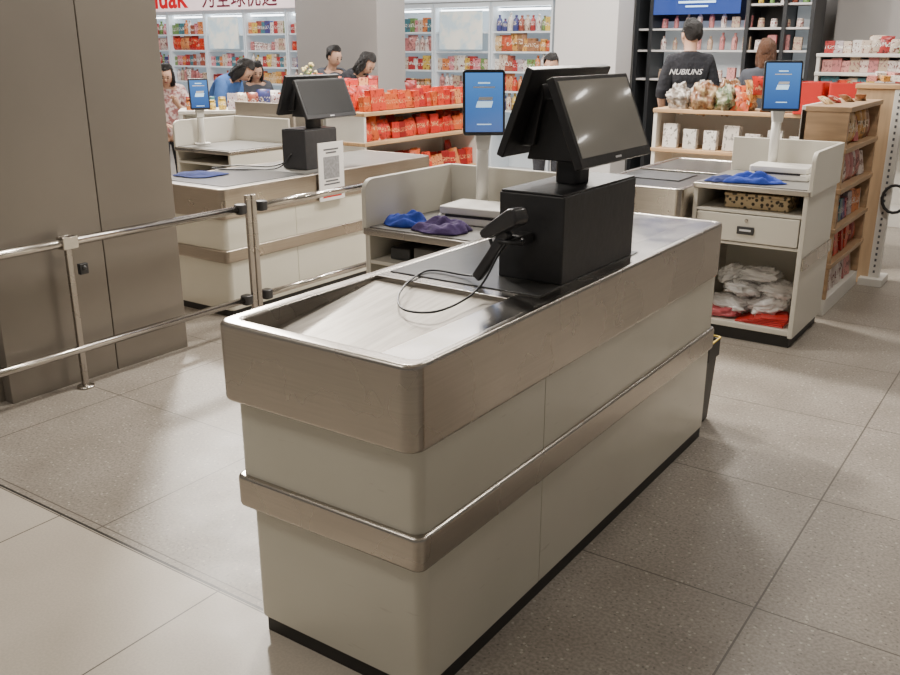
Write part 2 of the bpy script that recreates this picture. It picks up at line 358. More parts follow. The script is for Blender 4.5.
bc=E("checkout_counter","dark-topped steel checkout counter standing beside the drawer cabinet","checkout counter",(-1.98,5.35,0),group="checkout counters")
bx(bc,"plinth",-.24,.24,-.66,.66,0,.05,plinthm,0); bx(bc,"lower_panel",-.26,.26,-.68,.68,.05,.64,cream,.004)
ring(bc,"steel_apron",(-.28,.28,-.7,.7),(-.25,.25,-.67,.67),.64,.82,.04,.02,steel,.008)
bx(bc,"belt",-.255,.255,-.675,.675,.79,.815,belt,.002); bx(bc,"scanner_plate",-.15,.15,-.4,-.1,.815,.822,blackg,.002); bx(bc,"top_divider",-.25,.25,-.02,.01,.815,.825,steel_top,.002)
# ------------------------------------------------------------------ twin monitor terminal
def terminal(loc,label,hw=.105,y0b=-.24,y1b=.25,bh=.25,extra=False,gm=None):
    gm=gm or glass
    o=E("checkout_terminal",label,"checkout terminal",loc,group="twin-monitor terminals")
    rbox(o,"base_box",-hw,hw,y0b,y1b,0,bh,.006,blackg,.004,label="tall black base housing")
    bx(o,"box_lid",-hw+.004,hw-.004,y0b+.004,y1b-.004,bh,bh+.006,black,.002)
    rbox(o,"neck",-.035,.045,-.045,.045,bh+.004,.37,.02,black,.006)
    prism(o,"mount",[(-.11,.325),(.10,.325),(.045,.50),(-.055,.50)],"y",-.08,.08,black,.004)
    if extra: tube(o,"cable",[(-.10,-.1,.05),(-.20,-.2,.006),(-.42,-.32,.006),(-.45,-.5,.006),(-.25,-.45,.006),(-.1,-.25,.006),(-.02,-.19,.10)],.005,black,8)
    for sg,bxp,bz,tp,tz,y0,y1,onn in ((1,.115,.318,.012,.562,-.18,.31,False),(-1,-.145,.34,-.05,.588,-.18,.33,True)):
        mz=(bz+tz)/2; mx=(bxp+tp)/2; ln=math.hypot(tz-bz,bxp-tp); an=math.atan2(bxp-tp,tz-bz)
        m=rbox(o,"monitor",-.012,.012,y0,y1,-ln/2,ln/2,.004,black,.005,label="black touch monitor")
        m.location=(mx,0,mz); m.rotation_euler=(0,-an,0)
        bx(m,"screen",sg*.0125-.001,sg*.0125+.001,y0+.018,y1-.018,-ln/2+.028,ln/2-.014,gm,0)
        prism(m,"rear_housing",[(-sg*.010,-ln/2+.03),(-sg*.055,-ln/2+.05),(-sg*.030,ln/2-.07),(-sg*.010,ln/2-.04)],"y",y0+.08,y1-.08,black,.006)
        if sg>0: bx(m,"maker_mark",.0125,.0135,(y0+y1)/2-.02,(y0+y1)/2+.02,-ln/2+.010,-ln/2+.016,whiteS,0)
    return o
terminal((-1.245,2.455,.901),"black twin back-to-back touch monitors on tall black base box")
terminal((-4.24,4.55,.772),"black twin monitors on base box with notice sheet hung beside",y0b=-.19,y1b=.12,extra=True,gm=glassd)
sc=E("barcode_scanner","black handheld barcode scanner hanging on the terminal with looping cable","barcode scanner",(-1.230,2.115,.900))
prism(sc,"handle",[(-.018,0),(.012,-.006),(.024,.07),(.036,.17),(.0,.18),(-.006,.09)],"y",-.013,.013,scanm,.007,loc=(-.120,-.01,.018),rot=(0,R(27),0))
prism(sc,"head",[(-.090,-.008),(-.05,-.022),(.05,-.026),(.066,-.016),(.068,.018),(.045,.026),(-.05,.020),(-.090,.012)],"y",-.028,.028,scanm,.009,loc=(-.03,-.01,.185),rot=(0,R(-30),R(-14)))
bx(sc,"scan_window",-.002,.002,-.020,.020,-.010,.010,glassd,.001).location=(-.112,.012,.146)
tube(sc,"holder_ring",[(.036*math.cos(a)-.022,.030*math.sin(a)+.004,.135) for a in [i*.5 for i in range(13)]],.006,blackg)
rbox(sc,"holder_bracket",-.045,.0,.025,.099,.115,.145,.01,blackg,.005)
tube(sc,"trigger",[(-.080,-.012,.135),(-.071,-.014,.115),(-.078,-.014,.095)],.005,scanm,8)
tube(sc,"cable",[(-.120,-.01,.022),(-.19,.02,.010),(-.310,.02,.007),(-.295,-.10,.003),(-.245,-.22,-.009),(-.165,-.30,-.015),(-.075,-.29,-.009),(-.055,-.18,.001),(-.05,-.09,.033),(-.02,-.03,.13),(.0,.05,.14)],.0032,black,8)
nn=E("notice_sheet","white printed notice sheet hanging on the counter edge","notice",(-3.955,4.40,.62),0)
bx(nn,"sheet",-.003,.003,-.12,.12,-.03,.34,paper,.0)
bx(nn,"printed_block",.003,.004,-.075,.075,.11,.25,paperg,0)
for i,(w,z) in enumerate(((.14,.29),(.10,.27),(.12,.09),(.15,.07))): bx(nn,"printed_line",.003,.004,-w/2,w/2,z,z+.010,inkm,0)
bx(nn,"printed_line",.003,.004,-.09,.09,-.01,.02,redm,0)
# ------------------------------------------------------------------ side cabinets
def cabinet(loc,side,label,drawer=True,w=.6,d=.62,H=.85,cm=None):
    cm=cm or cream2
    o=E("checkout_cabinet",label,"cabinet",loc,group="cashier side cabinets")
    a,b=w/2,d/2
    bx(o,"plinth",-a+.01,a-.02,-b+.03,b-.02,0,.07,plinthm,.0)
    bx(o,"base_shelf",-a+.02,a-.02,-b+.005,b-.02,.07,.10,cm,.003)
    bx(o,"side_panel",-a,-a+.025,-b,b,.06,H-.03,cm,.004); bx(o,"side_panel",a-.025,a,-b,b,.06,H-.03,cm,.004)
    bx(o,"back_panel",-a+.02,a-.02,b-.02,b,.07,H-.03,cm,.002)
    if drawer:
        dr=bx(o,"drawer",-a+.03,a-.03,-b-.004,b-.1,.55,.695,cm,.004)
        bx(dr,"handle",-.045,.045,-.270,-.262,-.03,.012,black,.003); lathe(dr,"lock",[(.009,0),(.009,.006),(.004,.008)],steel_rail,12,loc=(0,-.262,.045),rot=(R(90),0,0))
        bx(dr,"label_plate",-.03,.03,-.2725,-.2695,-.012,-.002,whiteS,0)
    bx(o,"shelf",-a+.02,a-.02,-b+.003,b-.02,.70,.715,cm,.002)
    bx(o,"divider",-a+.02,a-.02,-b+.003,b-.02,.53,.545,cm,.002)
    rbox(o,"worktop",-a-.005,a+.005,-b-.008,b+.005,H-.032,H-.004,.01,steel,.004); bx(o,"top_mat",-a+.015,a-.015,-b+.012,b-.01,H-.006,H,topgrey,.001)
    pts=[(-b,H-.03),(b,H-.03),(b,H+.19),(-b+.05,H+.19)]+[(-b+.05-.05*math.sin(t),H+.14+.05*math.cos(t)) for t in (.4,.8,1.2,1.57)]
    xs=(-a-.014,-a+.008) if side<0 else (a-.008,a+.014)
    prism(o,"screen_panel",pts,"x",xs[0],xs[1],cm,.003); bx(o,"screen_panel",-a if side>0 else -a,a,b-.012,b+.01,H-.03,H+.19,cm,.004)
    bx(o,"bumper_strip",a,a+.012,-b+.01,b,.43,.50,steel,.003)
    return o
cabinet((-2.03,3.09,0),-1,"cream cashier cabinet with raised screen panels, cloths on top",drawer=False)
cabinet((-1.38,5.09,0),1,"cream drawer cabinet with open shelves holding plastic bags")
cabinet((-5.35,4.85,0),-1,"taupe and cream cashier cabinet behind the second counter",drawer=False,H=.82,cm=cream2)
tp=bx(None,"counter_screen",-5.66,-5.02,5.175,5.20,.0,1.12,taupe,.004); tag(tp,"taupe upright screen panel standing behind the cashier cabinet","screen panel")
def tablet(loc,post,label,rz,w=.185,h=.265):
    o=E("payment_display",label,"display screen",loc,rz,group="blue payment displays")
    rbox(o,"foot",-.06,.06,-.05,.05,0,.012,.02,white,.003)
    tube(o,"post",[(0,0,.01),(0,0,post)],.026,white,14,curve=False)
    prism(o,"bracket",[(-.025,post-.08),(.025,post-.08),(.04,post+.02),(-.04,post+.02)],"y",-.03,.02,white,.004)
    b=rbox(o,"tablet_body",-w/2,w/2,-h/2,h/2,-.009,.009,.014,black,.004,label="tablet with lit blue screen")
    b.location=(0,-.035,post+h/2-.02); b.rotation_euler=(R(82),0,0)
    s=mk("screen",[(-w/2+.010,-h/2+.014,.0098),(w/2-.010,-h/2+.014,.0098),(w/2-.010,h/2-.014,.0098),(-w/2+.010,h/2-.014,.0098)],[(0,1,2,3)],lcdm,b)
    for i,(ww,zz) in enumerate(((.05,.075),(.09,.058))): bx(b,"screen_text",-ww/2,ww/2,zz,zz+.006,.0100,.0104,whiteS if i else lcdlight,0)
    prism(b,"screen_icon",[(-.035,-.02),(.03,-.02),(.037,.005),(-.027,.005)],"z",.0100,.0106,lcdlight,0); prism(b,"screen_icon",[(-.025,.008),(.033,.008),(.037,.022),(-.02,.022)],"z",.0100,.0106,whiteS,0)
    bx(b,"screen_text",-.03,.03,-.09,-.086,.0100,.0104,lcdlight,0)
    return o
tablet((-2.08,3.27,.851),.36,"upright blue-screen payment display on white post on the cream cabinet",R(38),.175,.265)
tablet((-1.42,5.30,.851),.37,"upright blue-screen payment display on white post above a blue cloth",R(28),.205,.27)
tablet((-5.60,4.76,.821),.28,"small blue-screen payment display on the rear cabinet",R(60),.15,.23)
def deskbox(loc,rz,label):
    o=E("receipt_printer",label,"receipt printer",loc,rz,group="white desk printers")
    rbox(o,"lower_body",-.16,.16,-.11,.11,0,.035,.015,white,.005); rbox(o,"lid",-.155,.155,-.105,.105,.037,.07,.015,white,.006); bx(o,"paper_slot",-.12,.12,-.112,-.100,.03,.04,plinthm,0)
    return o
deskbox((-1.99,3.14,.851),R(6),"flat white printer with lid on the cabinet top")
deskbox((-1.33,5.18,.851),R(2),"flat white printer beneath the blue payment display")
crumple("cleaning_cloth",(-2.21,2.91,.851),.18,.15,.060,bluec,.3,1.3,"crumpled blue cleaning cloth on grey worktop","cloth")
crumple("cleaning_cloth",(-2.02,2.89,.851),.27,.17,.055,purpc,.1,4.1,"crumpled purple cleaning cloth on grey worktop","cloth")
crumple("cleaning_cloth",(-1.40,4.90,.851),.34,.18,.060,bluec,.25,7.7,"crumpled blue cloth draped on the cabinet top","cloth")
crumple("cleaning_cloth",(-1.57,4.87,.851),.18,.13,.03,navyc,.9,2.2,"dark blue cloth end spread on the cabinet top","cloth")
crumple("cleaning_cloth",(-4.52,3.80,.774),.34,.24,.02,navyc,.4,3.2,"navy cloth lying on the second counter","cloth",fr=6)
b1=E("fabric_box","leopard-print fabric box in the top cubby","box",(-1.36,4.98,.716)); rbox(b1,"body",-.17,.17,-.13,.13,0,.065,.01,leo,.006); rbox(b1,"lid",-.174,.174,-.134,.134,.064,.080,.01,leo,.004)
for i,(x,y,z,sx,sy,sz,t) in enumerate(((-1.47,4.95,.165,.12,.09,.04,.1),(-1.27,4.97,.185,.11,.09,.045,-.2),(-1.41,4.98,.245,.13,.09,.04,.25),(-1.24,5.0,.27,.09,.09,.04,-.1),(-1.36,5.02,.33,.13,.09,.035,.1),(-1.51,5.04,.31,.07,.08,.045,.5))):
    o=ell(None,"plastic_bag_bundle",(x,y,z),(sx,sy,sz),bagm,(0,t,i*.7),dis=.32,seed=i*3.1,n=48,ridge=.45); tag(o,"folded bundle of translucent plastic bags on the cabinet shelf","plastic bag","plastic bag bundles")
o=ell(None,"plastic_bag_bundle",(-1.50,4.88,.13),(.10,.06,.03),pinkm,dis=.35,seed=9,n=40,ridge=.3); tag(o,"pinkish red plastic bag squeezed below the clear bags","plastic bag","plastic bag bundles")
for i in range(5):
    o=bx(None,"folded_bag",-1.40+.03*i,-1.14,4.81,4.98,.101+i*.010,.110+i*.010,redm,.004,rot=(0,0,.06*i)); tag(o,"flat folded red shopping bag at cabinet bottom","shopping bag","folded red bags")
for i,x in enumerate((-2.2,-2.08,-1.96)):
    o=bx(None,"tray_box",x-.05,x+.05,2.84,3.0,.716,.716+.05+.01*i,topgrey if i%2 else belt,.006); tag(o,"small grey storage box in the cabinet cubby","box","cubby boxes")
bn=E("waste_bin","small black waste bin with thin yellow edge at counter end","bin",(-1.215,3.555,0))
prism(bn,"bucket",[(-.085,0),(.085,0),(.105,.36),(-.105,.36)],"y",-.075,.075,plinthm,.01); ring(bn,"rim",(-.113,.113,-.083,.083),(-.106,.106,-.076,.076),.372,.379,.02,.015,yellow,.001); ring(bn,"liner",(-.112,.112,-.082,.082),(-.098,.098,-.07,.07),.30,.373,.02,.015,plinthm,.003)
# ------------------------------------------------------------------ railing
def leaf(name,y0,y1,posts,knobs,label,lx=-3.70):
    o=E(name,label,"railing",(lx,(y0+y1)/2,0),group="steel queue railings"); h=(y1-y0)/2; cy=(y0+y1)/2
    tube(o,"top_rail",[(0,-h,.70),(0,h,.70)],.021,steel_rail,16,curve=False); tube(o,"lower_rail",[(0,-h,.19),(0,h,.19)],.019,steel_rail,16,curve=False)
    for yy,z0,z1,w in posts: bx(o,"post",-.010,.010,yy-cy-w,yy-cy+w,z0,z1,steel_dark,.003)
    for yy in knobs:
        for z in (.70,.19):
            rbox(o,"clamp",-.03,.03,yy-cy-.03,yy-cy+.03,z-.028,z+.028,.02,black,.008)
    return o
g=leaf("railing",.6,3.37,((1.2,0,.70,.014),(2.32,0,.70,.014),(3.425,.13,.77,.016)),(3.37,),"two-rail stainless steel queue barrier in front of the pillar")
for yy in (1.2,2.32): lathe(g,"foot_plate",[(.04,0),(.04,.008),(.015,.012)],steel_rail,16,loc=(0,yy-1.985,0))
ring(g,"collar",(-.026,.026,.30,.38),(-.02,.02,.31,.37),.672,.728,.005,.004,steel_rail,.002)
leaf("railing",3.53,4.62,((3.466,.13,.77,.016),(4.62,0,.70,.014)),(3.525,),"short two-rail stainless gate section leading to the counters")
ib=E("intercom_box","small black device fixed to the railing post","device",(-3.685,2.375,.545)); rbox(ib,"case",-.012,.012,-.022,.022,0,.05,.004,black,.003); lathe(ib,"button",[(.012,0),(.012,.004)],belt,12,loc=(.012,0,.03),rot=(0,R(90),0))
# ------------------------------------------------------------------ products
def pouch_mesh(w,h,t):
    vs=[];fs=[];n,m=7,9
    for s in (1,-1):
        for i in range(n):
            for j in range(m):
                u=i/(n-1);v=j/(m-1); th=t*.5*(math.sin(math.pi*u)**.5)*(math.sin(math.pi*min(1,max(0,v)))**.45 if v<1 else 0)
                vs.append(((u-.5)*w*(1-.06*math.sin(math.pi*v)),-s*th,v*h))
    for s in (0,1):
        for i in range(n-1):
            for j in range(m-1):
                k=s*n*m; fs.append((k+i*m+j,k+(i+1)*m+j,k+(i+1)*m+j+1,k+i*m+j+1))
    return vs,fs
protos={}
def proto(kind,mat,key):
    if kind=="pouch": vs,fs=pouch_mesh(.15,.20,.07); o=mk("snack_pouch",vs,fs,mat,smooth=True)
    elif kind=="carton":
        o=bx(None,"product_carton",-.05,.05,-.03,.03,0,.15,mat,.003)
        for v in o.data.vertices: v.co.z+=.075
    elif kind=="bottle": o=lathe(None,"product_bottle",[(.001,0),(.03,.0),(.033,.01),(.033,.11),(.028,.135),(.012,.155),(.012,.165),(.015,.166),(.015,.185),(.001,.186)],mat,14)
    elif kind=="jar": o=lathe(None,"product_jar",[(.001,0),(.038,.0),(.041,.01),(.041,.08),(.033,.092),(.037,.093),(.037,.112),(.001,.113)],mat,14)
    o.location=(0,0,-5); protos[key]=o; return o
for k,mt in (("mix",pk_mix),("red",pk_red),("warm",pk_warm),("pale",pk_pale),("white",pk_white)):
    for kd in ("pouch","carton","bottle","jar"): proto(kd,mt,(kd,k))
CAT={"pouch":"snack pouch","carton":"carton","bottle":"bottle","jar":"jar"}
LAB={"mix":"assorted colour","red":"bright red","warm":"red and orange","pale":"pale pastel","white":"plain white"}
def item(kd,k,loc,rz,s,place,tilt=0):
    o=protos[(kd,k)].copy(); C.objects.link(o); o.location=loc; o.rotation_euler=(tilt,0,rz); o.scale=(s,s,s*random.uniform(.82,1.12))
    o["label"]="%s %s standing on %s"%(LAB[k],CAT[kd],place); o["category"]=CAT[kd]; o["group"]="%ss on %s"%(CAT[kd],place); return o
def row(x0,y0,x1,y1,z,kinds,k,sp,s,rz,place,jit=.12):
    L=math.hypot(x1-x0,y1-y0); n=max(1,int(L/sp)); kd=random.choice(kinds)
    for i in range(n):
        t=(i+.5)/n
        if random.random()<.3: kd=random.choice(kinds)
        item(kd,k,(x0+(x1-x0)*t,y0+(y1-y0)*t,z),rz+random.uniform(-jit,jit),s*random.uniform(.88,1.1),place,-random.uniform(0,jit))
# ------------------------------------------------------------------ wall shelf bays
bay=E("shelf_bay","white lit wall shelving bay filled with small products","shelf unit",(-11.9,9.5,0),group="wall shelving bays")
W=.40
bx(bay,"back_panel",-W,W,.22,.25,0,2.0,shelfw,0); 
for x in (-W,W-.025): bx(bay,"upright",x,x+.025,-.2,.22,0,2.02,shelfw,.002)
ZS=(.60,.82,1.04,1.26,1.48,1.70)
for z in ZS: bx(bay,"shelf",-W+.02,W-.02,-.18,.22,z-.02,z,shelfw,.002)
bx(bay,"strip_light",-W+.04,W-.04,-.10,-.06,1.93,1.95,glow,0); bx(bay,"top_panel",-W,W,-.2,.25,1.97,2.02,shelfw,.002)
bx(bay,"base",-W,W,-.2,.22,0,.12,whitewall,.003)
bays=[bay]
for i in range(1,9): bays.append(dup(bay,(-11.9+.81*i,9.5,0)))
for i in range(9):
    X=-11.9+.81*i
    for j,z in enumerate(ZS[1:]):
        if i in (2,7) and j>=3: continue
        if j==0 and i<4: continue
        row(X-.37,9.38,X+.37,9.38,z,["carton","bottle","carton"] if j%2==0 else ["bottle","jar","carton","pouch"],("mix","warm","mix","pale","mix","red")[(i*2+j)%6],.074,1.02,0,"the wall shelves",.06)
for i in (2,7):
    bx(bays[i],"picture_panel",-.3,.3,-.225,-.205,1.5,1.93,poster,.002,label="lit pale picture panel")
hd=E("store_sign","long pale header board with red and dark lettering","sign",(-10.3,9.26,2.02)); bx(hd,"board",-2.3,1.7,-.03,.03,0,.6,headm,.004)
text(hd,"lettering","muak",.44,signred,(-1.12,-.034,.05),(R(90),0,0),bold=.010); text(hd,"lettering","为全球优选",.30,signdk,(.42,-.034,.055),(R(90),0,0),bold=.002)
h2=E("store_sign","plain pale header board above wall shelves","sign",(-6.6,9.3,2.03)); bx(h2,"board",-1.9,1.85,-.03,.03,0,.5,shelfw,.004); bx(h2,"light_strip",-1.8,1.8,-.045,-.03,.05,.09,glow,0)
dd=E("display_unit","tall black framed display unit with blue screen and white shelves","display unit",(-3.2,9.95,0))
for x in (-1.02,-.86,.18,.55,.82): bx(dd,"upright",x-.02,x+.02,-.2,.2,0,2.5,dark,.003)
bx(dd,"back_panel",-1.04,.84,.18,.22,0,2.5,dark,0); bx(dd,"light_panel",-.83,.15,.165,.18,1.22,1.80,shelfw,0); bx(dd,"light_panel",.58,.79,.165,.18,1.22,2.4,shelfw,0)
for z in (1.2,1.5,1.72): bx(dd,"shelf",-1.0,.82,-.18,.18,z-.02,z,whitewall,.002)
for z in (1.95,2.12): bx(dd,"shelf",.20,.82,-.18,.18,z-.02,z,whitewall,.002)
s_=mk("blue_screen",[(-.84,-.19,1.86),(.10,-.19,1.86),(.10,-.19,2.45),(-.84,-.19,2.45)],[(0,1,2,3)],blueposter,dd); bx(dd,"screen_caption",-.56,-.16,-.206,-.198,1.97,1.99,lcdlight,0); bx(dd,"screen_caption",-.48,-.24,-.206,-.198,1.93,1.945,lcdlight,0)
for z in (1.2,1.5,1.72): row(-4.0,9.85,-2.45,9.85,z,["jar","bottle","carton"],"pale",.12,.85,0,"the black display unit")
for z in (1.95,): row(-2.98,9.85,-2.42,9.85,z,["jar","bottle"],"mix",.11,.8,0,"the black display unit")
struct(bx(None,"wall_partition",-5.9,-4.3,9.9,10.0,0,3.39,greywall,0)); struct(bx(None,"wall_panel",-2.3,1.5,10.4,10.5,0,3.39,wallm,0))
# ------------------------------------------------------------------ gondolas
def gondola(loc,rz,w,zs,d,label,mat=wood,endm=white,k="red",place="",kinds=("pouch",),sp=.14,s=1,base=.15,topk=True,ks=None,jit=.12,zmin=0,rows=2,basem=None):
    o=E("display_shelf",label,"display shelf",loc,rz,group="wooden display shelves")
    bx(o,"base",-w/2,w/2,-d/2,d/2,0,base,basem or white,.004)
    bz=zs[-1]
    bx(o,"back_panel",-w/2,w/2,d/2-.03,d/2,base,bz,white,.002)
    for x in (-w/2,w/2-.03): bx(o,"end_panel",x,x+.03,-d/2,d/2,base,bz-.02,endm,.003)
    for z in zs: bx(o,"shelf",-w/2-.005,w/2+.005,-d/2-.01,d/2-.02,z-.03,z,mat,.004)
    c,sn=math.cos(rz),math.sin(rz)
    for q,z in enumerate([base]+list(zs if topk else zs[:-1])):
        if z<zmin: continue
        for dy in (-d/2+.06,-d/2+.20)[:rows]:
            if dy>d/2-.06: continue
            P=[(loc[0]+c*x-sn*dy,loc[1]+sn*x+c*dy) for x in (-w/2+.05,w/2-.05)]
            row(P[0][0],P[0][1],P[1][0],P[1][1],z,list(kinds),ks[q%len(ks)] if ks else k,sp,s,rz,place,jit)
    return o
gondola((-4.82,6.35,0),R(90),1.65,(.50,.82,1.05),.42,"wooden shelf stocked with bright red snack packs",place="the red snack shelf",sp=.09,s=.92,ks=("red",),jit=.3,kinds=("carton","pouch","carton"),zmin=.4)
gondola((-2.02,7.1,0),0,1.55,(.45,.78,1.08),.42,"low wooden shelf topped with bagged snacks",kinds=("carton",),place="the low wooden shelf",sp=.15,s=1.15,ks=("white",),zmin=.7,topk=False,rows=1)
gondola((-1.22,6.0,0),R(90),.92,(.32,.53,.76,.99,1.22),.26,"brown wooden snack shelf with colourful packets beside the cabinet",place="the end snack shelf",sp=.085,s=.98,mat=woodd,endm=woodd,topk=False,ks=("pale","red","mix","pale","warm"),kinds=("pouch","carton"),jit=.2,base=.10)
gondola((-6.05,5.75,0),R(47),1.25,(.55,.80,1.02),.40,"low white rack of mixed groceries behind cashier cabinet",kinds=("pouch","carton","jar"),place="the low grocery rack",sp=.085,s=.8,mat=white,ks=("mix",),jit=.3,zmin=.9)
gondola((-5.80,6.62,0),R(41),.80,(.55,.85,1.12),.36,"low white rack of mixed groceries beside red shelf",kinds=("pouch","carton"),place="the small grocery rack",sp=.085,s=.8,mat=white,ks=("mix","red"),jit=.3,zmin=.8)
gondola((-1.22,9.0,0),0,1.7,(.80,.98,1.15,1.32,1.48),.4,"pale rack with rows of small cartons",kinds=("carton","pouch","carton"),place="the pale rack",sp=.075,s=.8,mat=white,ks=("pale","mix"),zmin=1.1,rows=1)
ep=E("end_panel_stand","tall light-wood end panel with narrow perforated metal edge","shelf panel",(-1.0,6.56,0))
bx(ep,"wood_panel",-.26,-.03,-.03,.02,.0,1.28,woodl,.003); bx(ep,"perforated_upright",-.03,.035,-.035,.025,0,1.30,white,.003)
for i in range(30): bx(ep,"slot",-.004,.009,-.0365,-.0355,.08+i*.040,.098+i*.040,inkm,0)
bx(ep,"top_board",-.27,.06,-.04,.20,1.28,1.31,wood,.004)
bx(ep,"foot",-.08,.07,-.10,.14,0,.05,white,.003)
rg=tube(None,"hanging_hoop",[(-.935+.075*math.cos(a),6.50,.59+.09*math.sin(a)) for a in [i*math.pi/8 for i in range(17)]],.010,black,curve=False); tag(rg,"black hoop hanging against the end panel upright","hoop")
for i in range(5): item("carton",("pale","white","warm")[i%3],(-1.20+.05*i,6.64+.04*(i%2),1.34+.02*(i%2)),.3*i,.6,"the wooden top board",-1.5)
for i,(x,y,s,m_) in enumerate(((-2.62,6.97,.10,clearb),(-2.44,6.98,.11,clearm),(-2.26,6.96,.10,clearg),(-2.52,7.17,.115,clearb),(-2.30,7.18,.115,clearm),(-2.12,7.04,.08,clearm))):
    o=ell(None,"clear_snack_bag",(x,y,1.08+s*.8),(s*.85,s*.7,s*.95),m_,(0,.3*(i%3-1),i),dis=.5,seed=i*5.3,n=36,ridge=.35); tag(o,"clear plastic bag of mixed snacks piled on the shelf","snack bag","clear snack bags")
for i in range(12): item("pouch",("warm","red","warm")[i%3],(-2.14+.04*i,6.92+.04*(i%4),1.08+.03*(i%5)),.8*i,.9,"the low wooden shelf top",-.7+.2*(i%3))
for i in range(4): item("pouch",("red","warm")[i%2],(-1.50+.04*i,7.02,1.14),.5*i,.8,"the low wooden shelf top",-.2)
for i in range(4): item("pouch","warm",(-1.24+.02*i,5.75+.17*i,1.22),.7*i+1.2,.45,"the end snack shelf top",-1.1)
for x in (-1.64,-1.41):
    b=E("red_bin","red open plastic bin standing on the wooden shelf","bin",(x,6.98,1.08),group="red bins")
    ring(b,"wall",(-.10,.10,-.12,.12),(-.093,.093,-.113,.113),0,.22,.02,.015,redm,.002); bx(b,"bottom",-.085,.085,-.115,.115,0,.008,redm,0)
st=E("display_stand","brown low stand standing on the floor tiles","stand",(.0,2.52,0)); bx(st,"body",-.12,.2,-.15,.15,.02,.5,M("stand_brown",(.25,.17,.11),.5),.006); bx(st,"foot",-.11,.19,-.14,.14,0,.02,plinthm,0)
for o_ in protos.values(): bpy.data.objects.remove(o_)
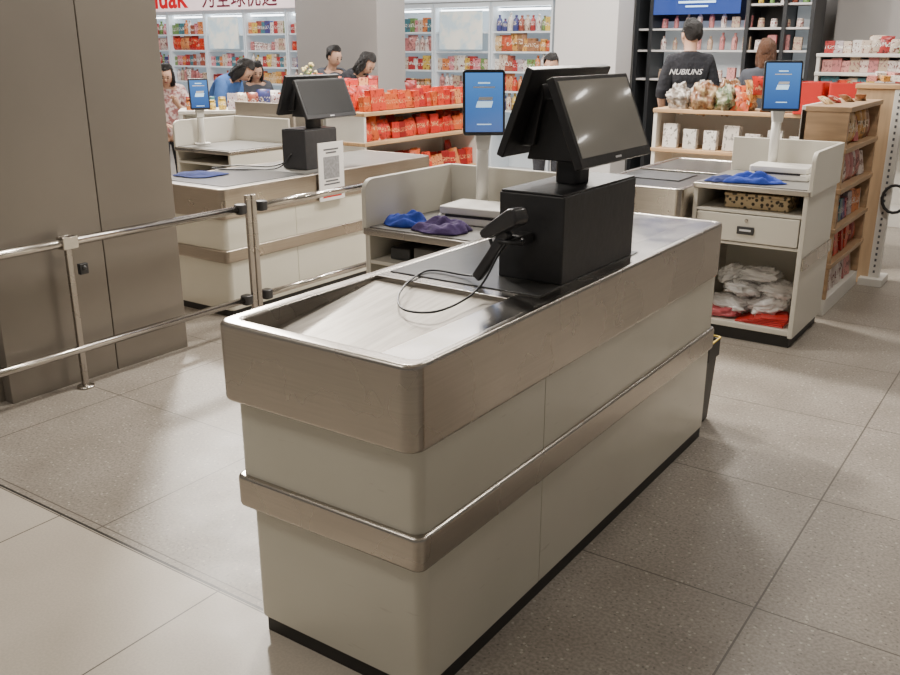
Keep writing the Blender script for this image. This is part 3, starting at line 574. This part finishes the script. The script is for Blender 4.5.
# ------------------------------------------------------------------ people
def person(loc,rz,H,label,shirt,pose="stand",lean=0,hair=hairk,long=False,side=0,headturn=0,print_=None,nod=0,wd=1):
    s=H/1.72
    o=E("person",label,"person",loc,rz)
    J={}
    def add(n,p,r,par,tg): J[n]=(Vector((p[0]*wd,p[1],p[2])),r,par,tg)
    add("pel",(0,0,.94),.125,None,"leg"); add("sp",(0,.0,1.10),.115*wd,"pel","torso"); add("ch",(0,.0,1.28),.135*wd,"sp","torso"); add("nb",(0,.01,1.43),.065,"ch","torso")
    add("nk",(0,-.005,1.49),.048,"nb","head"); add("h1",(0,-.02,1.57),.074,"nk","head"); add("h2",(0,-.01,1.645),.058,"h1","head")
    for sg,nm in ((1,"L"),(-1,"R")):
        add("sh"+nm,(sg*.165,.01,1.385),.062,"ch","torso")
        if pose=="stand": el=(sg*.235,.0,1.12); wr=(sg*.20,-.16,.98); hd_=(sg*.17,-.24,.98)
        elif pose=="reach": el=(sg*.22,-.14,1.16); wr=(sg*.15,-.36,1.14); hd_=(sg*.13,-.44,1.13)
        else: el=(sg*.24,-.10,1.14); wr=(sg*.10,-.22,1.26 if sg>0 else 1.05); hd_=(sg*.06,-.25,1.34 if sg>0 else 1.05)
        add("el"+nm,el,.043,"sh"+nm,"arm"); add("wr"+nm,wr,.029,"el"+nm,"fore"); add("hd"+nm,hd_,.031,"wr"+nm,"hand")
        d=(Vector(hd_)-Vector(wr)).normalized(); sd=Vector((1,0,0))
        for i,(of,ln) in enumerate(((-.03,.06),(-.010,.075),(.010,.07),(.03,.055))):
            b=Vector(hd_)+d*.02+sd*of
            add("f%d%s"%(i,nm),b+d*ln*.5,.010,"hd"+nm,"hand"); add("g%d%s"%(i,nm),b+d*ln*.95+Vector((0,0,-.015)),.008,"f%d%s"%(i,nm),"hand")
        add("th"+nm,Vector(hd_)-d*.01+sd*(-sg*.045)+Vector((0,0,-.01)),.010,"hd"+nm,"hand")
        add("hp"+nm,(sg*.095,.0,.86),.092,"pel","leg"); add("kn"+nm,(sg*.10,-.01,.49),.06,"hp"+nm,"leg"); add("an"+nm,(sg*.10,.02,.10),.042,"kn"+nm,"leg"); add("to"+nm,(sg*.105,-.13,.045),.038,"an"+nm,"foot")
    low=("pel","hpL","hpR","knL","knR","anL","anR","toL","toR")
    rot=Matrix.Rotation(R(lean),4,"X")@Matrix.Rotation(R(side),4,"Y"); piv=Vector((0,0,.96))
    names=list(J); co={}
    nb0=Vector((0,.01,1.43)); nrot=Matrix.Rotation(R(nod),4,"X")
    for n_ in names:
        p=J[n_][0]
        if n_ in ("nk","h1","h2"): p=nb0+nrot@(p-nb0)
        co[n_]=(p if n_ in low else piv+rot@(p-piv))*s
    me=bpy.data.meshes.new("body"); idx={n_:i for i,n_ in enumerate(names)}
    me.from_pydata([co[n_] for n_ in names],[(idx[J[n_][2]],idx[n_]) for n_ in names if J[n_][2]],[])
    b=bpy.data.objects.new("body",me); C.objects.link(b)
    b.modifiers.new("skin","SKIN"); 
    for i,n_ in enumerate(names):
        sv=me.skin_vertices[0].data[i]; r=J[n_][1]*s; sv.radius=(r,r); sv.use_root=(n_=="pel")
    sb=b.modifiers.new("sub","SUBSURF"); sb.levels=2; sb.render_levels=2
    bpy.context.view_layer.update()
    m2=bpy.data.meshes.new_from_object(b.evaluated_get(bpy.context.evaluated_depsgraph_get())); b.modifiers.clear(); b.data=m2; b.parent=o
    m2.materials.clear(); m2.materials.append(skin)
    for p in m2.polygons: p.use_smooth=True
    segs=[(co[J[n_][2]],co[n_],J[n_][1]*s,J[n_][3]) for n_ in names if J[n_][2]]
    def near(p):
        best=None;bt=None
        for a,c,r,t in segs:
            ab=c-a; k=max(0,min(1,(p-a).dot(ab)/max(ab.length_squared,1e-9))); d=(p-a-ab*k).length/(r+.03)
            if best is None or d<best: best=d;bt=t
        return bt
    m2.update(); tags=[near(v.co) for v in m2.vertices]
    def garment(nm,ts,off,mat):
        bm=bmesh.new(); bm.from_mesh(m2); bm.verts.ensure_lookup_table(); bm.normal_update()
        kill=[v for v in bm.verts if tags[v.index] not in ts]; 
        for v in bm.verts: v.co+=v.normal*(off+.012*s*abs(mnoise.noise(Vector((v.co.x*9,v.co.y*9,v.co.z*5)))))
        bmesh.ops.delete(bm,geom=kill,context="VERTS")
        mm=bpy.data.meshes.new(nm); bm.to_mesh(mm); bm.free(); mm.materials.append(mat)
        for p in mm.polygons: p.use_smooth=True
        g_=bpy.data.objects.new(nm,mm); C.objects.link(g_); g_.parent=o
        q=g_.modifiers.new("s","SUBSURF"); q.levels=1; q.render_levels=1
    garment("shirt",("torso","arm"),.014*s,shirt); garment("trousers",("leg",),.012*s,trous); garment("shoe",("foot",),.012*s,shoe)
    hc=co["h1"]*.45+co["h2"]*.55; hr=(R(lean+nod),R(side),R(headturn))
    Rm=(Matrix.Rotation(hr[2],4,"Z")@Matrix.Rotation(hr[1],4,"Y")@Matrix.Rotation(hr[0],4,"X"))
    def hp(v): return hc+Rm@(Vector(v)*s)
    ell(o,"face",hp((0,-.012,-.012)),(.072*s,.086*s,.108*s),skin,rot=hr,n=20)
    ell(o,"hair",hp((0,.010,.020)),(.086*s,.098*s,.103*s),hair,rot=hr,cut=lambda c:(c.y<-.45 and c.z<.30+.25*abs(c.x)) or c.z<-.85 or (c.y<.05 and c.z<-.25),n=32,dis=.14)
    if long:
        ell(o,"hair",hp((0,.040,-.075)),(.078*s,.055*s,.15*s),hair,rot=hr,n=24,dis=.25)
        for sg in (-1,1): ell(o,"hair",hp((sg*.072,-.01,-.05)),(.022*s,.040*s,.11*s),hair,rot=hr,n=16,dis=.25,seed=sg)
    for sg in (-1,1):
        ell(o,"eye",hp((sg*.028,-.093,-.010)),(.013*s,.005*s,.007*s),eyem,rot=hr,n=8); ell(o,"eyebrow",hp((sg*.029,-.091,.012)),(.017*s,.004*s,.004*s),hair,rot=hr,n=8); ell(o,"ear",hp((sg*.073,.0,-.02)),(.010*s,.018*s,.028*s),skin,rot=hr,n=8)
    ell(o,"nose",hp((0,-.098,-.034)),(.011*s,.014*s,.022*s),skin,rot=hr,n=8); ell(o,"mouth",hp((0,-.088,-.068)),(.021*s,.006*s,.006*s),lipm,rot=hr,n=8)
    if print_:
        text(o,"shirt_print",print_,.062*s,whiteS,(.055,.152*s,1.285*s),(R(90),0,R(180)),.003,shear=.3)
    return o
person((-2.86,7.78,0),R(208),1.76,"person in black T-shirt with white back lettering, seen from behind",shirtk,"stand",lean=4,print_="NUBIUNS",headturn=20,wd=.92)
person((-7.32,5.83,0),R(58),1.42,"dark-haired person in floral top raising one hand",flor,"raise",lean=12,long=True,nod=15,headturn=-15)
person((-7.22,6.26,0),R(110),1.60,"dark-haired person in blue bending over the counter",blueS,"reach",lean=40,long=True,nod=10)
person((-7.32,6.98,0),R(60),1.42,"dark-haired person in grey top behind the counter",greyS,"stand",lean=10,long=True,nod=15)
person((-6.68,7.46,0),R(75),1.56,"person in dark shirt with short black hair",greyS,"stand",lean=6,headturn=10,nod=12)
person((-6.28,7.22,0),R(95),1.58,"person in black top looking down at goods",shirtk,"reach",lean=24,long=True,nod=20)
person((-4.31,7.98,0),R(30),1.50,"dark-haired person standing behind the terminal",shirtk,"stand",lean=6,nod=18)
person((-2.42,8.45,0),R(190),1.60,"brown-haired person behind the wooden shelf",greyS,"stand",hair=hairb,long=True)
fb=E("flower_arrangement","small pot of pale yellow flowers on the shelf","flowers",(-6.0,6.42,1.12))
lathe(fb,"pot",[(.03,0),(.04,.07),(.036,.07)],white,14)
sg_=M("stem_green",(.08,.2,.04),.6); pe_=M("petal",(.70,.60,.28),.6)
for i in range(18):
    a=i*2.4; r=.02+.08*((i*37%10)/10); x,y,z=r*math.cos(a),r*math.sin(a),.14+.14*((i*53%10)/10)
    tube(fb,"stem",[(0,0,.06),(x*.5,y*.5,z*.6),(x,y,z)],.003,sg_,5)
    ell(fb,"blossom",(x,y,z),(.016,.016,.012),pe_,n=8,dis=.25,seed=i)
# ------------------------------------------------------------------ lights
def area(loc,sx,sy,p,col=(1,.935,.845),rot=(0,0,0)):
    l=bpy.data.lights.new("ceiling_and_fill_lamp","AREA"); l.shape="RECTANGLE"; l.size=sx; l.size_y=sy; l.energy=p; l.color=col
    o=bpy.data.objects.new("ceiling_and_fill_light",l); C.objects.link(o); o.location=loc; o.rotation_euler=rot
area((-2.7,5.9,3.35),.4,.4,165); area((-3.0,3.6,3.35),.4,.4,75); area((-2.6,.2,3.35),.7,.7,36)  # last of these is an added front fill
area((-.4,4.6,3.35),.4,.4,38)  # added fill that keeps the counter's steel side from going dark
area((-5,7.2,3.35),2.5,1.5,110,(1,.95,.91)); area((-9.5,7.2,3.35),3,1.5,175,(1,.97,.95)); area((-3.5,8.7,3.35),1.3,1.0,70,(1,.97,.93)); area((-1.2,7.9,3.35),.5,.5,28,(1,.96,.92))
area((-6.2,5.4,3.25),.35,.35,330,(1,.935,.845),(0,R(-50),R(-22)))
for x in (-3.4,-1.9,-.3,1.2,2.0,2.8):
    for y in (1.2,2.7,4.2,5.7,7.4,8.6,9.8):
        if x<0 and y>6: continue
        l_=E("ceiling_downlight","round recessed ceiling downlight with glowing diffuser","ceiling light",(x,y,3.385),group="recessed ceiling downlights")
        lathe(l_,"diffuser",[(.001,0),(.07,0),(.07,.012),(.001,.012)],lampm,20); ring(l_,"trim_ring",(-.10,.10,-.10,.10),(-.07,.07,-.07,.07),-.004,.014,.099,.069,white,.001)
w=bpy.data.worlds.new("w"); bpy.context.scene.world=w; w.use_nodes=True; w.node_tree.nodes["Background"].inputs[0].default_value=(1,.945,.875,1); w.node_tree.nodes["Background"].inputs[1].default_value=.21
cd=bpy.data.cameras.new("camera"); cd.lens=36; cd.sensor_width=36; co_=bpy.data.objects.new("camera",cd); C.objects.link(co_)
co_.location=(0,0,1.55); co_.rotation_euler=(R(72),0,R(34.5)); bpy.context.scene.camera=co_
